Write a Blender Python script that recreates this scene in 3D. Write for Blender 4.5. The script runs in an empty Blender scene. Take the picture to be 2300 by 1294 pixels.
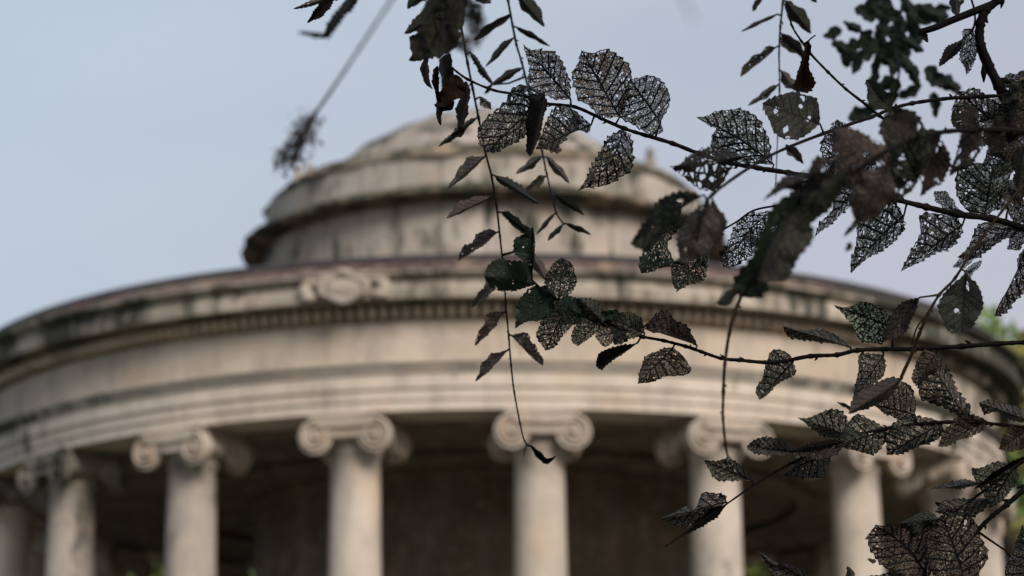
import bpy, bmesh, math, random
from mathutils import Vector, Matrix, noise as mnoise
from math import sin, cos, pi, sqrt, radians, atan2

scene = bpy.context.scene
COL = scene.collection

# ------------------------------------------------------------------ camera
F, PITCH, YAW, ROLL = 5832.5, .2477, .0104, -.0102      # focal length in 2300-pixel units, angles in radians
EYE = Vector((0, 0, 1.6))
DIST = 30.921                                            # metres from the eye to the axis of the rotunda
fwd = Vector((sin(YAW)*cos(PITCH), cos(YAW)*cos(PITCH), sin(PITCH)))
rgt0 = Vector((cos(YAW), -sin(YAW), 0))
up0 = rgt0.cross(fwd)
RGT = cos(ROLL)*rgt0 + sin(ROLL)*up0
UP = cos(ROLL)*up0 - sin(ROLL)*rgt0
cam = bpy.data.cameras.new("camera")
cam.sensor_width = 36
cam.lens = F/2300*36
cam.clip_start = .05
cam.clip_end = 2000
cam.dof.use_dof = True
cam.dof.focus_distance = 2.0
cam.dof.aperture_fstop = 12.0
cam.dof.aperture_blades = 0
camo = bpy.data.objects.new("camera", cam)
COL.objects.link(camo)
camo.matrix_world = Matrix(((RGT.x, UP.x, -fwd.x, EYE.x), (RGT.y, UP.y, -fwd.y, EYE.y), (RGT.z, UP.z, -fwd.z, EYE.z), (0, 0, 0, 1)))
scene.camera = camo

# ------------------------------------------------------------------ sky and light
SUN_EL, SUN_AZ = radians(33), radians(150)               # azimuth clockwise from +Y: behind the camera, to its right
w = bpy.data.worlds.new("World")
scene.world = w
w.use_nodes = True
nt = w.node_tree
nt.nodes.clear()
N = nt.nodes.new
out = N("ShaderNodeOutputWorld")
bg = N("ShaderNodeBackground")
bg.inputs[1].default_value = .097
sky = N("ShaderNodeTexSky")
sky.sky_type = 'NISHITA'
sky.sun_disc = False
sky.sun_elevation = SUN_EL
sky.sun_rotation = SUN_AZ
sky.air_density = 1.2
sky.dust_density = 2.5
tc = N("ShaderNodeTexCoord")
mp = N("ShaderNodeMapping")
mp.inputs['Scale'].default_value = (2.2, 2.2, 5)
no = N("ShaderNodeTexNoise")
no.inputs['Scale'].default_value = 1.6
no.inputs['Detail'].default_value = 5
cr = N("ShaderNodeValToRGB")
cr.color_ramp.elements[0].position = .33
cr.color_ramp.elements[0].color = (.7, .7, .7, 1)
cr.color_ramp.elements[1].position = .68
cr.color_ramp.elements[1].color = (1, 1, 1, 1)
mx = N("ShaderNodeMixRGB")
mx.inputs[2].default_value = (5.55, 5.85, 6.65, 1)
L = nt.links.new
L(tc.outputs['Generated'], mp.inputs[0]); L(mp.outputs[0], no.inputs[0]); L(no.outputs[0], cr.inputs[0])
# cloud veil: bluer to the left and up, mauve low on the right
sx = N("ShaderNodeSeparateXYZ")
L(tc.outputs['Generated'], sx.inputs[0])
def wm(op, a, b):
    x = N("ShaderNodeMath"); x.operation = op
    for i, v in enumerate((a, b)):
        if isinstance(v, (int, float)): x.inputs[i].default_value = v
        else: L(v, x.inputs[i])
    return x
g1 = wm('MULTIPLY', sx.outputs[0], 1.7)
g2 = wm('MULTIPLY', wm('SUBTRACT', sx.outputs[2], .30).outputs[0], -2.2)
g3 = wm('ADD', wm('ADD', g1.outputs[0], g2.outputs[0]).outputs[0], .42)
g3.use_clamp = True
vm = N("ShaderNodeMixRGB")
vm.inputs[1].default_value = (5.05, 6.05, 7.15, 1)
vm.inputs[2].default_value = (5.75, 5.6, 6.35, 1)
L(g3.outputs[0], vm.inputs[0]); L(vm.outputs[0], mx.inputs[2])
L(cr.outputs[0], mx.inputs[0]); L(sky.outputs[0], mx.inputs[1]); L(mx.outputs[0], bg.inputs[0]); L(bg.outputs[0], out.inputs[0])

sun = bpy.data.lights.new("sun", 'SUN')
sun.energy = 3.7
sun.angle = radians(24)
sun.color = (1, .93, .84)
suno = bpy.data.objects.new("sun", sun)
COL.objects.link(suno)
sd = Vector((sin(SUN_AZ)*cos(SUN_EL), cos(SUN_AZ)*cos(SUN_EL), sin(SUN_EL)))
suno.rotation_euler = sd.to_track_quat('Z', 'Y').to_euler()

scene.view_settings.view_transform = 'Standard'
scene.view_settings.look = 'None'
scene.view_settings.exposure = 0.05
scene.view_settings.gamma = 1
scene.cycles.use_denoising = True
scene.cycles.transparent_max_bounces = 48
scene.cycles.max_bounces = 7
scene.cycles.diffuse_bounces = 4

# ------------------------------------------------------------------ helpers
def tag(o, label=None, cat=None, group=None, kind=None):
    if label: o["label"] = label
    if cat: o["category"] = cat
    if group: o["group"] = group
    if kind: o["kind"] = kind
    return o

def link(name, me, mats, parent=None, loc=None):
    if not isinstance(mats, (list, tuple)): mats = [mats]
    for m in mats: me.materials.append(m)
    o = bpy.data.objects.new(name, me)
    COL.objects.link(o)
    if loc: o.location = loc
    if parent: o.parent = parent
    return o

def empty(name, loc=(0, 0, 0), parent=None):
    o = bpy.data.objects.new(name, None)
    o.empty_display_size = .1
    COL.objects.link(o)
    o.location = loc
    if parent: o.parent = parent
    return o

def mesh_from(name, V, Fc, smooth=False):
    me = bpy.data.meshes.new(name)
    me.from_pydata(V, [], Fc)
    me.update()
    if smooth:
        for p in me.polygons: p.use_smooth = True
    return me

class NT:
    """small wrapper for writing node materials"""
    def __init__(s, name):
        s.m = bpy.data.materials.new(name)
        s.m.use_nodes = True
        s.t = s.m.node_tree
        s.t.nodes.clear()
        s.out = s.t.nodes.new("ShaderNodeOutputMaterial")
    def n(s, kind, **kw):
        x = s.t.nodes.new("ShaderNode"+kind)
        for k, v in kw.items():
            if k.startswith('i_'):
                x.inputs[k[2:].replace('_', ' ')].default_value = v
            else: setattr(x, k, v)
        return x
    def l(s, a, b): s.t.links.new(a, b)
    def math(s, op, a, b=None, c=None, clamp=False):
        x = s.t.nodes.new("ShaderNodeMath")
        x.operation = op
        x.use_clamp = clamp
        for i, v in enumerate((a, b, c)):
            if v is None: continue
            if isinstance(v, (int, float)): x.inputs[i].default_value = v
            else: s.l(v, x.inputs[i])
        return x.outputs[0]
    def mix(s, f, a, b, blend='MIX'):
        x = s.t.nodes.new("ShaderNodeMixRGB")
        x.blend_type = blend
        for i, v in enumerate((f, a, b)):
            if isinstance(v, (int, float)): x.inputs[i].default_value = v
            elif isinstance(v, tuple): x.inputs[i].default_value = (*v, 1)
            else: s.l(v, x.inputs[i])
        return x.outputs[0]
    def ramp(s, f, lo, hi, a=0., b=1.):
        x = s.t.nodes.new("ShaderNodeMapRange")
        x.clamp = True
        x.inputs[1].default_value = lo; x.inputs[2].default_value = hi
        x.inputs[3].default_value = a; x.inputs[4].default_value = b
        s.l(f, x.inputs[0])
        return x.outputs[0]

def stone(name, base=(.46, .395, .33), base2=(.36, .30, .245), moss=.5, dirt_shade_side=0.0, joints=0, streak=1.0, seed=0., bright=1.0, jw=.3):
    """weathered limestone: warm patches, grey runs, black-green growth"""
    t = NT(name)
    tc = t.n("TexCoord")
    oi = t.n("ObjectInfo")
    off = t.n("CombineXYZ")
    t.l(t.math('MULTIPLY', oi.outputs['Random'], 37.), off.inputs[0])
    off.inputs[1].default_value = seed
    add = t.n("VectorMath", operation='ADD')
    t.l(tc.outputs['Object'], add.inputs[0]); t.l(off.outputs[0], add.inputs[1])
    P = add.outputs[0]
    def noise(scale, detail=4, stretch=None, rough=.6):
        v = P
        if stretch:
            m = t.n("Mapping"); m.inputs['Scale'].default_value = stretch
            t.l(P, m.inputs[0]); v = m.outputs[0]
        n = t.n("TexNoise"); n.inputs['Scale'].default_value = scale; n.inputs['Detail'].default_value = detail
        n.inputs['Roughness'].default_value = rough
        t.l(v, n.inputs[0])
        return n.outputs[0]
    n1 = noise(1.3)
    n2 = noise(3.2, 5, (1, 1, .3))
    n3 = noise(9, 4)
    c = t.mix(t.ramp(n1, .35, .65), base, base2)
    c = t.mix(t.ramp(n2, .47, .7, 0, .6*streak), c, (.24, .215, .19))
    c = t.mix(t.ramp(n3, .55, .75, 0, .35), c, (.56, .50, .44))
    c = t.mix(t.ramp(noise(2.1, 3), .56, .7, 0, .35), c, (.50, .34, .22))
    if joints:
        sep = t.n("SeparateXYZ"); t.l(tc.outputs['Object'], sep.inputs[0])
        ang = t.math('ARCTAN2', sep.outputs[0], sep.outputs[1])
        cell = t.math('MULTIPLY', ang, joints/(2*pi))
        fr = t.math('FRACT', cell)
        d = t.math('MINIMUM', fr, t.math('SUBTRACT', 1.0, fr))
        c = t.mix(t.ramp(d, .008+.004*(jw > .4), .02+.025*(jw > .4), jw, 0), c, (.12, .10, .085))
        wn = t.n("TexWhiteNoise"); wn.noise_dimensions = '1D'
        t.l(t.math('FLOOR', cell), wn.inputs['W'])
        c = t.mix(t.ramp(wn.outputs[0], 0, 1, 0, jw*.8), c, (.25, .215, .18))
    mm = t.math('MULTIPLY', noise(1.7, 6, (1, 1, .8)), .6)
    mm = t.math('ADD', mm, t.math('MULTIPLY', noise(6, 4, (1, 1, .25)), .4))
    if dirt_shade_side:
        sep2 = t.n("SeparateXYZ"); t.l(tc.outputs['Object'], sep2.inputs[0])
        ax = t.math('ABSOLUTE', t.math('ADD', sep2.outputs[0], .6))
        mm = t.math('ADD', mm, t.ramp(ax, 2.6, 6.4, 0, dirt_shade_side*1.15))  # more growth toward both ends, with right-end shade painted into the colour
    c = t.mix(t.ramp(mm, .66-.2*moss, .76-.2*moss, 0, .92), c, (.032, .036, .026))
    b = t.n("BsdfPrincipled")
    b.inputs['Roughness'].default_value = .92
    b.inputs['Specular IOR Level'].default_value = .15
    if bright != 1.0: c = t.mix(1.0, c, (bright, bright, bright), 'MULTIPLY')
    t.l(c, b.inputs['Base Color'])
    bp = t.n("Bump"); bp.inputs['Strength'].default_value = .5; bp.inputs['Distance'].default_value = .02
    t.l(noise(14, 6), bp.inputs['Height']); t.l(bp.outputs[0], b.inputs['Normal'])
    t.l(b.outputs[0], t.out.inputs[0])
    return t.m

def plain(name, col, rough=.8, spec=.2, var=.25, scale=4, translucent=0.):
    t = NT(name)
    tc = t.n("TexCoord")
    n = t.n("TexNoise"); n.inputs['Scale'].default_value = scale; n.inputs['Detail'].default_value = 4
    t.l(tc.outputs['Object'], n.inputs[0])
    c = t.mix(t.ramp(n.outputs[0], .3, .7), tuple(v*(1-var) for v in col), tuple(v*(1+var) for v in col))
    b = t.n("BsdfPrincipled"); b.inputs['Roughness'].default_value = rough; b.inputs['Specular IOR Level'].default_value = spec
    t.l(c, b.inputs['Base Color'])
    if translucent:
        tr = t.n("BsdfTranslucent"); t.l(c, tr.inputs[0])
        m = t.n("MixShader"); m.inputs[0].default_value = translucent
        t.l(b.outputs[0], m.inputs[1]); t.l(tr.outputs[0], m.inputs[2]); t.l(m.outputs[0], t.out.inputs[0])
    else: t.l(b.outputs[0], t.out.inputs[0])
    return t.m

# ------------------------------------------------------------------ the rotunda
H = EYE.z                                    # heights below are above the eye; the ground lies 1.6 m under it
AX = (0, DIST, 0)
rot = empty("rotunda", AX)
tag(rot, "round colonnaded stone temple with Ionic columns, stepped drum and low dome", "building")

M_ent = stone("limestone_entablature", base=(.49, .42, .36), base2=(.38, .32, .265), moss=.4, dirt_shade_side=.2, joints=44)
M_arch = stone("limestone_architrave", base=(.60, .51, .43), base2=(.50, .42, .35), moss=.16, dirt_shade_side=.15, joints=24, seed=21, jw=.18)
M_capm = stone("grey_weathered_limestone", base=(.36, .315, .27), base2=(.29, .255, .215), moss=.36, dirt_shade_side=.36, seed=15)
M_bed = stone("dark_brown_limestone", base=(.20, .145, .10), base2=(.13, .095, .065), moss=.25, dirt_shade_side=.2, seed=8)  # dark brown backing that sets off the paler dentils
M_frieze = stone("limestone_frieze", base=(.52, .43, .35), base2=(.42, .34, .27), moss=.2, dirt_shade_side=.16, joints=24, seed=7, jw=.14)
M_corn = stone("limestone_cornice", base=(.50, .43, .36), base2=(.34, .29, .235), moss=.86, dirt_shade_side=.12, joints=66, seed=3, jw=.6)
M_drum = stone("limestone_drum", base=(.46, .41, .355), base2=(.32, .28, .24), moss=.75, dirt_shade_side=0, joints=34, seed=11, jw=.6)
M_drumband = stone("mossy_limestone", base=(.24, .18, .125), base2=(.10, .085, .055), moss=1.1, joints=0, seed=5)
M_dome = stone("limestone_dome", base=(.40, .34, .30), base2=(.25, .21, .18), moss=.85, joints=30, jw=.5, seed=9)
M_col = stone("limestone_column", base=(.52, .44, .37), base2=(.38, .32, .265), moss=.42, streak=1.0)
M_cap = stone("limestone_capital", base=(.43, .36, .30), base2=(.35, .285, .23), moss=.25, streak=.6)
M_shade = stone("shade_toned_plaster", base=(.15, .12, .09), base2=(.10, .08, .06), moss=.0)  # ceiling colour darkened to paint in the deep interior shade
M_cella = stone("brown_cella_stone", base=(.20, .155, .115), base2=(.14, .105, .078), moss=.0)  # brown wall, its colour lowered to stand for shade behind the columns
M_red = stone("oxide_red_roof_sheet", base=(.085, .042, .037), base2=(.06, .040, .037), moss=.30, dirt_shade_side=.36, joints=30, streak=.5, seed=4)
M_gutter = plain("dark_lead_flashing", (.035, .028, .028), rough=.6)
M_floor = plain("stone_paving", (.22, .2, .17), var=.2)

def lathe(name, prof, mat, segs=200, closed=True, parent=rot, smooth=False, bumpy=0):
    """prof: (radius, height above eye) pairs, turned about the axis of the rotunda"""
    V, Fc = [], []
    n = len(prof)
    for k in range(segs):
        a = 2*pi*k/segs
        for (r, z) in prof:
            rr = r
            if bumpy: rr = r + bumpy*(mnoise.noise(Vector((sin(a)*r*3, cos(a)*r*3, z*5))))
            V.append((rr*sin(a), -rr*cos(a), z+H))
    for k in range(segs):
        k2 = (k+1) % segs
        for i in range(n if closed else n-1):
            j = (i+1) % n
            Fc.append((k*n+i, k2*n+i, k2*n+j, k*n+j))
    me = mesh_from(name, V, Fc, smooth)
    bm = bmesh.new(); bm.from_mesh(me)
    bmesh.ops.remove_doubles(bm, verts=bm.verts, dist=1e-5)
    bmesh.ops.recalc_face_normals(bm, faces=bm.faces)
    bm.to_mesh(me); bm.free()
    return link(name, me, mat, parent)

lathe("podium", [(7.1, -1.62), (7.1, -1.45), (6.8, -1.45), (6.8, -1.30), (6.5, -1.30), (6.5, -1.15), (0.01, -1.15), (0.01, -1.62)], M_floor)
lathe("architrave", [(6.08, 5.07), (6.08, 5.172), (6.10, 5.176), (6.10, 5.284), (6.125, 5.288), (6.125, 5.425), (5.5, 5.425), (5.5, 5.07)], M_arch)
lathe("architrave_cap", [(6.128, 5.428), (6.15, 5.445), (6.165, 5.51), (6.19, 5.518), (6.19, 5.535), (6.06, 5.545), (5.5, 5.545), (5.5, 5.428)], M_capm)
lathe("frieze", [(6.08, 5.548), (6.08, 5.965), (5.52, 5.965), (5.52, 5.548)], M_frieze)
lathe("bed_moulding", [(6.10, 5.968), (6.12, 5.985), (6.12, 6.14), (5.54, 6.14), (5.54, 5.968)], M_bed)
lathe("cornice", [(6.17, 6.143), (6.38, 6.130), (6.39, 6.215), (6.375, 6.24), (6.36, 6.30), (6.40, 6.33), (6.46, 6.36), (6.465, 6.385), (6.2, 6.40), (5.56, 6.40), (5.56, 6.143)], M_corn)
lathe("roof", [(6.40, 6.404), (6.27, 6.520), (6.20, 6.575), (2.80, 7.30), (2.80, 6.404)], M_red)
lathe("roof_flashing", [(6.285, 6.524), (6.27, 6.56), (6.21, 6.608), (6.10, 6.62), (6.10, 6.60), (6.20, 6.579), (6.268, 6.524)], M_gutter)
lathe("drum_wall", [(2.72, 7.45), (2.72, 8.16), (2.60, 8.16), (2.60, 7.45)], M_drum)
lathe("drum_moulding", [(2.74, 8.162), (2.82, 8.15), (2.93, 8.17), (2.99, 8.205), (2.99, 8.245), (2.90, 8.30), (2.80, 8.345), (2.72, 8.36), (2.60, 8.36), (2.60, 8.162)], M_drumband, bumpy=.06)
lathe("upper_drum_wall", [(2.70, 8.362), (2.70, 8.70), (2.50, 8.70), (2.50, 8.362)], M_drum)
lathe("drum_coping", [(2.72, 8.702), (2.72, 8.73), (2.64, 8.775), (2.61, 8.84), (2.58, 8.86), (2.4, 8.93), (2.06, 8.95), (2.06, 8.702)], M_drumband, bumpy=.06)
lathe("dome", [(2.05, 8.935), (2.0, 9.12), (1.76, 9.33), (1.52, 9.50), (1.22, 9.67), (.9, 9.83), (.45, 9.98), (.15, 10.05), (.01, 10.06), (.01, 8.935)], M_dome, segs=96, smooth=True, bumpy=.1)
lathe("dome_cap", [(.16, 9.98), (.18, 10.07), (.10, 10.11), (.06, 10.14), (.01, 10.15), (.01, 9.98)], M_dome, segs=32, bumpy=.03)
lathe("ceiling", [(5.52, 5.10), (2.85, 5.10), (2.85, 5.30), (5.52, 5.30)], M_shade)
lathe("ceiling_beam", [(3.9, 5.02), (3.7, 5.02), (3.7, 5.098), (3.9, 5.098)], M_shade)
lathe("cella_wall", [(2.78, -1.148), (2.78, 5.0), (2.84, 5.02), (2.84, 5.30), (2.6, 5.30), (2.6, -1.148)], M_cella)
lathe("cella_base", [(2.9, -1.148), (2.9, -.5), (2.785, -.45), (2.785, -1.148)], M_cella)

# dentils: one row of small rounded teeth
def ellipsoid_into(bm, loc, scl, rotz, su=8, sv=6):
    m = Matrix.Translation(loc) @ Matrix.Rotation(rotz, 4, 'Z') @ Matrix.Diagonal((*scl, 1))
    bmesh.ops.create_uvsphere(bm, u_segments=su, v_segments=sv, radius=1, matrix=m)
bm = bmesh.new()
ND = 342
for k in range(ND):
    a = 2*pi*k/ND
    if cos(a) < -.2: continue
    ellipsoid_into(bm, Vector((6.135*sin(a), -6.135*cos(a), 6.06+H)), (.038, .065, .070), a)
me = bpy.data.meshes.new("dentil_course"); bm.to_mesh(me); bm.free()
for p in me.polygons: p.use_smooth = True
M_dent = stone("limestone_dentils", base=(.68, .55, .43), base2=(.56, .44, .33), moss=.1, dirt_shade_side=.2, seed=2)
link("dentil_course", me, M_dent, rot)

# cartouche on the cornice
bm = bmesh.new()
a = radians(-12.5)
C0 = Vector((6.40*sin(a), -6.40*cos(a), 6.245+H))
T, R_ = Vector((cos(a), sin(a), 0)), Vector((sin(a), -cos(a), 0))
ellipsoid_into(bm, C0+R_*.03, (.20, .05, .10), a, 20, 12)
for s in (-1, 1):
    for q, (dx, dz, rx, rz) in enumerate([(.33, .09, .12, .06), (.40, .0, .07, .07), (.36, -.07, .09, .045), (.20, .13, .13, .04)]):
        ellipsoid_into(bm, C0+T*s*dx+Vector((0, 0, dz)), (rx, .045, rz), a, 12, 8)
ellipsoid_into(bm, C0+R_*.03+Vector((0, 0, .15)), (.1, .07, .04), a, 12, 8)
for i in range(28):      # raised oval rim
    th = 2*pi*i/28
    ellipsoid_into(bm, C0+R_*.045+T*.23*cos(th)+Vector((0, 0, .12*sin(th)+.012*sin(5*th))), (.05, .03, .03+.015*sin(3*th)), a, 8, 6)
me = bpy.data.meshes.new("cartouche"); bm.to_mesh(me); bm.free()
for p in me.polygons: p.use_smooth = True
link("cartouche", me, stone("limestone_cartouche", base=(.5, .43, .36), moss=.35), rot)

# stubs on the coping
for deg, hh in ((49, .26), (-59, .2), (-53, .14)):
    a = radians(deg)
    bm = bmesh.new()
    base = Vector((2.58*sin(a), -2.58*cos(a), 8.80+H))
    for q in range(4):
        r = .085-.012*q
        bmesh.ops.create_cone(bm, cap_ends=True, segments=8, radius1=r, radius2=r*.82, depth=hh/4+.01, matrix=Matrix.Translation(base+Vector((0, 0, hh*(q+.5)/4))))
    me = bpy.data.meshes.new("finial"); bm.to_mesh(me); bm.free()
    link("finial", me, M_dome, rot)

# columns: shaft and Ionic capital with corner volutes
NCOL, PH0, RC = 20, .0883, 5.8
def shaft_mesh():
    V, Fc = [], []
    prof = []
    z0, z1 = -1.15, 4.74
    prof += [(.36, z0+.0), (.36, z0+.12), (.33, z0+.15), (.36, z0+.2), (.34, z0+.26), (.31, z0+.3)]
    for i in range(15):
        s = i/14
        r = .292-.05*s**1.8
        prof.append((r, z0+.34+(z1-z0-.34-.06)*s))
    prof += [(.262, z1-.045), (.27, z1-.02), (.262, z1)]
    S = 40
    for k in range(S):
        a = 2*pi*k/S
        for r, z in prof:
            rr = r+.006*mnoise.noise(Vector((sin(a)*2, cos(a)*2, z*1.2)))
            V.append((rr*sin(a), -rr*cos(a), z+H))
    n = len(prof)
    for k in range(S):
        k2 = (k+1) % S
        for i in range(n-1): Fc.append((k*n+i, k2*n+i, k2*n+i+1, k*n+i+1))
    return mesh_from("shaft", V, Fc, True)

def capital_mesh():
    bm = bmesh.new()
    ZT = 5.066+H                       # underside of the architrave
    # abacus with hollow sides
    pts = []
    hs = .38
    for q in range(4):
        c, s_ = cos(q*pi/2), sin(q*pi/2)
        for i in range(8):
            u = -1+2*i/8
            x, y = u*hs, -hs+.06*(1-u*u)
            pts.append((x*c-y*s_, x*s_+y*c))
    for z0, z1, k in ((ZT-.03, ZT, 1.0), (ZT-.055, ZT-.032, .95)):
        lo = [bm.verts.new((x*k, y*k, z0)) for x, y in pts]
        hi = [bm.verts.new((x*k, y*k, z1)) for x, y in pts]
        bm.faces.new(lo[::-1]); bm.faces.new(hi)
        for i in range(len(pts)):
            j = (i+1) % len(pts)
            bm.faces.new((lo[i], lo[j], hi[j], hi[i]))
    # echinus
    S = 32
    rings = []
    for r, z in ((.245, ZT-.33), (.26, ZT-.30), (.29, ZT-.27), (.305, ZT-.23), (.30, ZT-.15), (.29, ZT-.08)):
        rings.append([bm.verts.new((r*sin(2*pi*k/S), -r*cos(2*pi*k/S), z)) for k in range(S)])
    for i in range(len(rings)-1):
        for k in range(S):
            bm.faces.new((rings[i][k], rings[i][(k+1) % S], rings[i+1][(k+1) % S], rings[i+1][k]))
    # four volutes, front and back, joined by a bolster on each side
    for q in (0, 2):
        Rq = Matrix.Rotation(q*pi/2, 4, 'Z')
        for s in (-1, 1):
            cx, cy, cz = s*.30, -.33, ZT-.232
            Rl = Rq @ Matrix.Translation((cx, cy, cz))
            m = Rl @ Matrix.Rotation(pi/2, 4, 'X')
            bmesh.ops.create_cone(bm, cap_ends=True, segments=28, radius1=.165, radius2=.176, depth=.09, matrix=m)
            bmesh.ops.create_uvsphere(bm, u_segments=10, v_segments=6, radius=.042, matrix=Rl @ Matrix.Translation((0, -.055, 0)))
            prev = None
            for i in range(53):
                th = i/52*2*pi*2.0
                r = .150-.100*(i/52)
                ang = pi/2-th if s > 0 else pi/2+th
                c = Vector((r*cos(ang), -.048, r*sin(ang)))
                n_ = Vector((cos(ang), 0, sin(ang)))
                wd = .027*(1-.45*i/52)
                ring = [c+n_*wd, c+Vector((0, -.03, 0)), c-n_*wd, c+Vector((0, .02, 0))]
                ring = [bm.verts.new(Rl @ v) for v in ring]
                if prev:
                    for j in range(4): bm.faces.new((prev[j], prev[(j+1) % 4], ring[(j+1) % 4], ring[j]))
                prev = ring
        for (za, zb, yy) in ((ZT-.215, ZT-.060, -.365), (ZT-.235, ZT-.205, -.395), (ZT-.14, ZT-.056, -.41)):
            n = 12
            prev = None
            for i in range(n+1):
                u = -1+2*i/n
                x = u*.30
                sag = -.018*(1-u*u)
                ring = [Vector((x, yy, za+sag)), Vector((x, yy, zb)), Vector((x, yy+.12, zb)), Vector((x, yy+.12, za+sag))]
                ring = [bm.verts.new(Rq @ v) for v in ring]
                if prev:
                    for j in range(4): bm.faces.new((prev[j], prev[(j+1) % 4], ring[(j+1) % 4], ring[j]))
                prev = ring
    for s in (-1, 1):
        prev = None
        for y, r in ((-.29, .15), (-.25, .12), (-.17, .085), (-.08, .07), (-.03, .075), (0, .085), (.03, .075), (.08, .07), (.17, .085), (.25, .12), (.29, .15)):
            ring = [bm.verts.new((s*.30+r*cos(2*pi*k/20), y, ZT-.232+.55*(.158-r)+r*sin(2*pi*k/20))) for k in range(20)]
            if prev:
                for k in range(20): bm.faces.new((prev[k], prev[(k+1) % 20], ring[(k+1) % 20], ring[k]))
            prev = ring
    # side bands that run back to a smaller scroll
    for s in (-1, 1):
        prev = None
        for i in range(11):
            u = i/10
            y = -.29+.60*u
            x0 = s*(.375-.05*sin(pi*u))
            zt, zb = ZT-.056, ZT-.15-.03*u
            ring = [bm.verts.new(v) for v in ((x0, y, zt), (x0, y, zb), (x0-s*.09, y, zb), (x0-s*.09, y, zt))]
            if prev:
                for j in range(4): bm.faces.new((prev[j], prev[(j+1) % 4], ring[(j+1) % 4], ring[j]))
            prev = ring
        m = Matrix.Translation((s*.36, .262, ZT-.215)) @ Matrix.Rotation(pi/2, 4, 'Y')
        bmesh.ops.create_cone(bm, cap_ends=True, segments=24, radius1=.145, radius2=.145, depth=.085, matrix=m)
    bmesh.ops.recalc_face_normals(bm, faces=bm.faces)
    me = bpy.data.meshes.new("capital"); bm.to_mesh(me); bm.free()
    return me

M_soil = stone("blackened_limestone", base=(.24, .21, .17), base2=(.15, .135, .105), moss=.9)
sm, cm = shaft_mesh(), capital_mesh()
sm2, cm2 = sm.copy(), cm.copy()
for m, mt in ((sm, M_col), (cm, M_cap), (sm2, stone("streaked_limestone_column", base=(.40, .345, .30), base2=(.31, .265, .23), moss=.75, streak=1.0)), (cm2, M_soil)):
    m.materials.append(mt)
for k in range(NCOL):
    kk = k if k <= 10 else k-20
    a = PH0+kk*2*pi/NCOL
    c = empty("column", (RC*sin(a), -RC*cos(a), 0), rot)
    c.rotation_euler = (0, 0, a)
    dirty = kk in (-3, -4)
    for nm, me in (("shaft", sm2 if kk in (-2, -3) else sm), ("capital", cm2 if dirty else cm)):
        o = bpy.data.objects.new(nm, me)
        COL.objects.link(o)
        o.parent = c

# ------------------------------------------------------------------ ground and the trees beyond
t = NT("grass_ground")
tcn = t.n("TexCoord")
n = t.n("TexNoise"); n.inputs['Scale'].default_value = .6; n.inputs['Detail'].default_value = 8
t.l(tcn.outputs['Object'], n.inputs[0])
c = t.mix(t.ramp(n.outputs[0], .35, .65), (.028, .040, .014), (.07, .066, .035))
b = t.n("BsdfPrincipled"); b.inputs['Roughness'].default_value = .95
t.l(c, b.inputs['Base Color']); t.l(b.outputs[0], t.out.inputs[0])
g = mesh_from("ground", [(-700, -400, 0), (700, -400, 0), (700, 900, 0), (-700, 900, 0)], [(0, 1, 2, 3)])
tag(link("ground", g, t.m), kind="structure")

def leafmat(name, c1, c2, tr=.35):
    t = NT(name)
    tc = t.n("TexCoord")
    n = t.n("TexNoise"); n.inputs['Scale'].default_value = .5; n.inputs['Detail'].default_value = 3
    t.l(tc.outputs['Object'], n.inputs[0])
    gi = t.n("NewGeometry")
    c = t.mix(t.ramp(n.outputs[0], .4, .6), c1, c2)
    c = t.mix(t.math('MULTIPLY', gi.outputs['Random Per Island'], .5), c, tuple(v*2 for v in c2))
    d = t.n("BsdfPrincipled"); d.inputs['Roughness'].default_value = .6; d.inputs['Specular IOR Level'].default_value = .3
    t.l(c, d.inputs['Base Color'])
    x = t.n("BsdfTranslucent"); t.l(c, x.inputs[0])
    m = t.n("MixShader"); m.inputs[0].default_value = tr
    t.l(d.outputs[0], m.inputs[1]); t.l(x.outputs[0], m.inputs[2]); t.l(m.outputs[0], t.out.inputs[0])
    return t.m
M_bark = plain("brown_bark", (.07, .052, .04), rough=.95)

def tube(bm, pts, radii, sides=6, mi=0):
    prev = None
    n = len(pts)
    side = None
    for i, p in enumerate(pts):
        d = (pts[min(i+1, n-1)]-pts[max(i-1, 0)]).normalized()
        if side is None: side = d.orthogonal().normalized()
        side = (side-d*side.dot(d)).normalized()
        b2 = d.cross(side)
        ring = [bm.verts.new(p+(side*cos(2*pi*k/sides)+b2*sin(2*pi*k/sides))*radii[i]) for k in range(sides)]
        if prev:
            for k in range(sides):
                f = bm.faces.new((prev[k], prev[(k+1) % sides], ring[(k+1) % sides], ring[k]))
                f.material_index = mi; f.smooth = True
        else: bm.faces.new(ring[::-1]).material_index = mi
        prev = ring
    bm.faces.new(prev).material_index = mi

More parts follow.
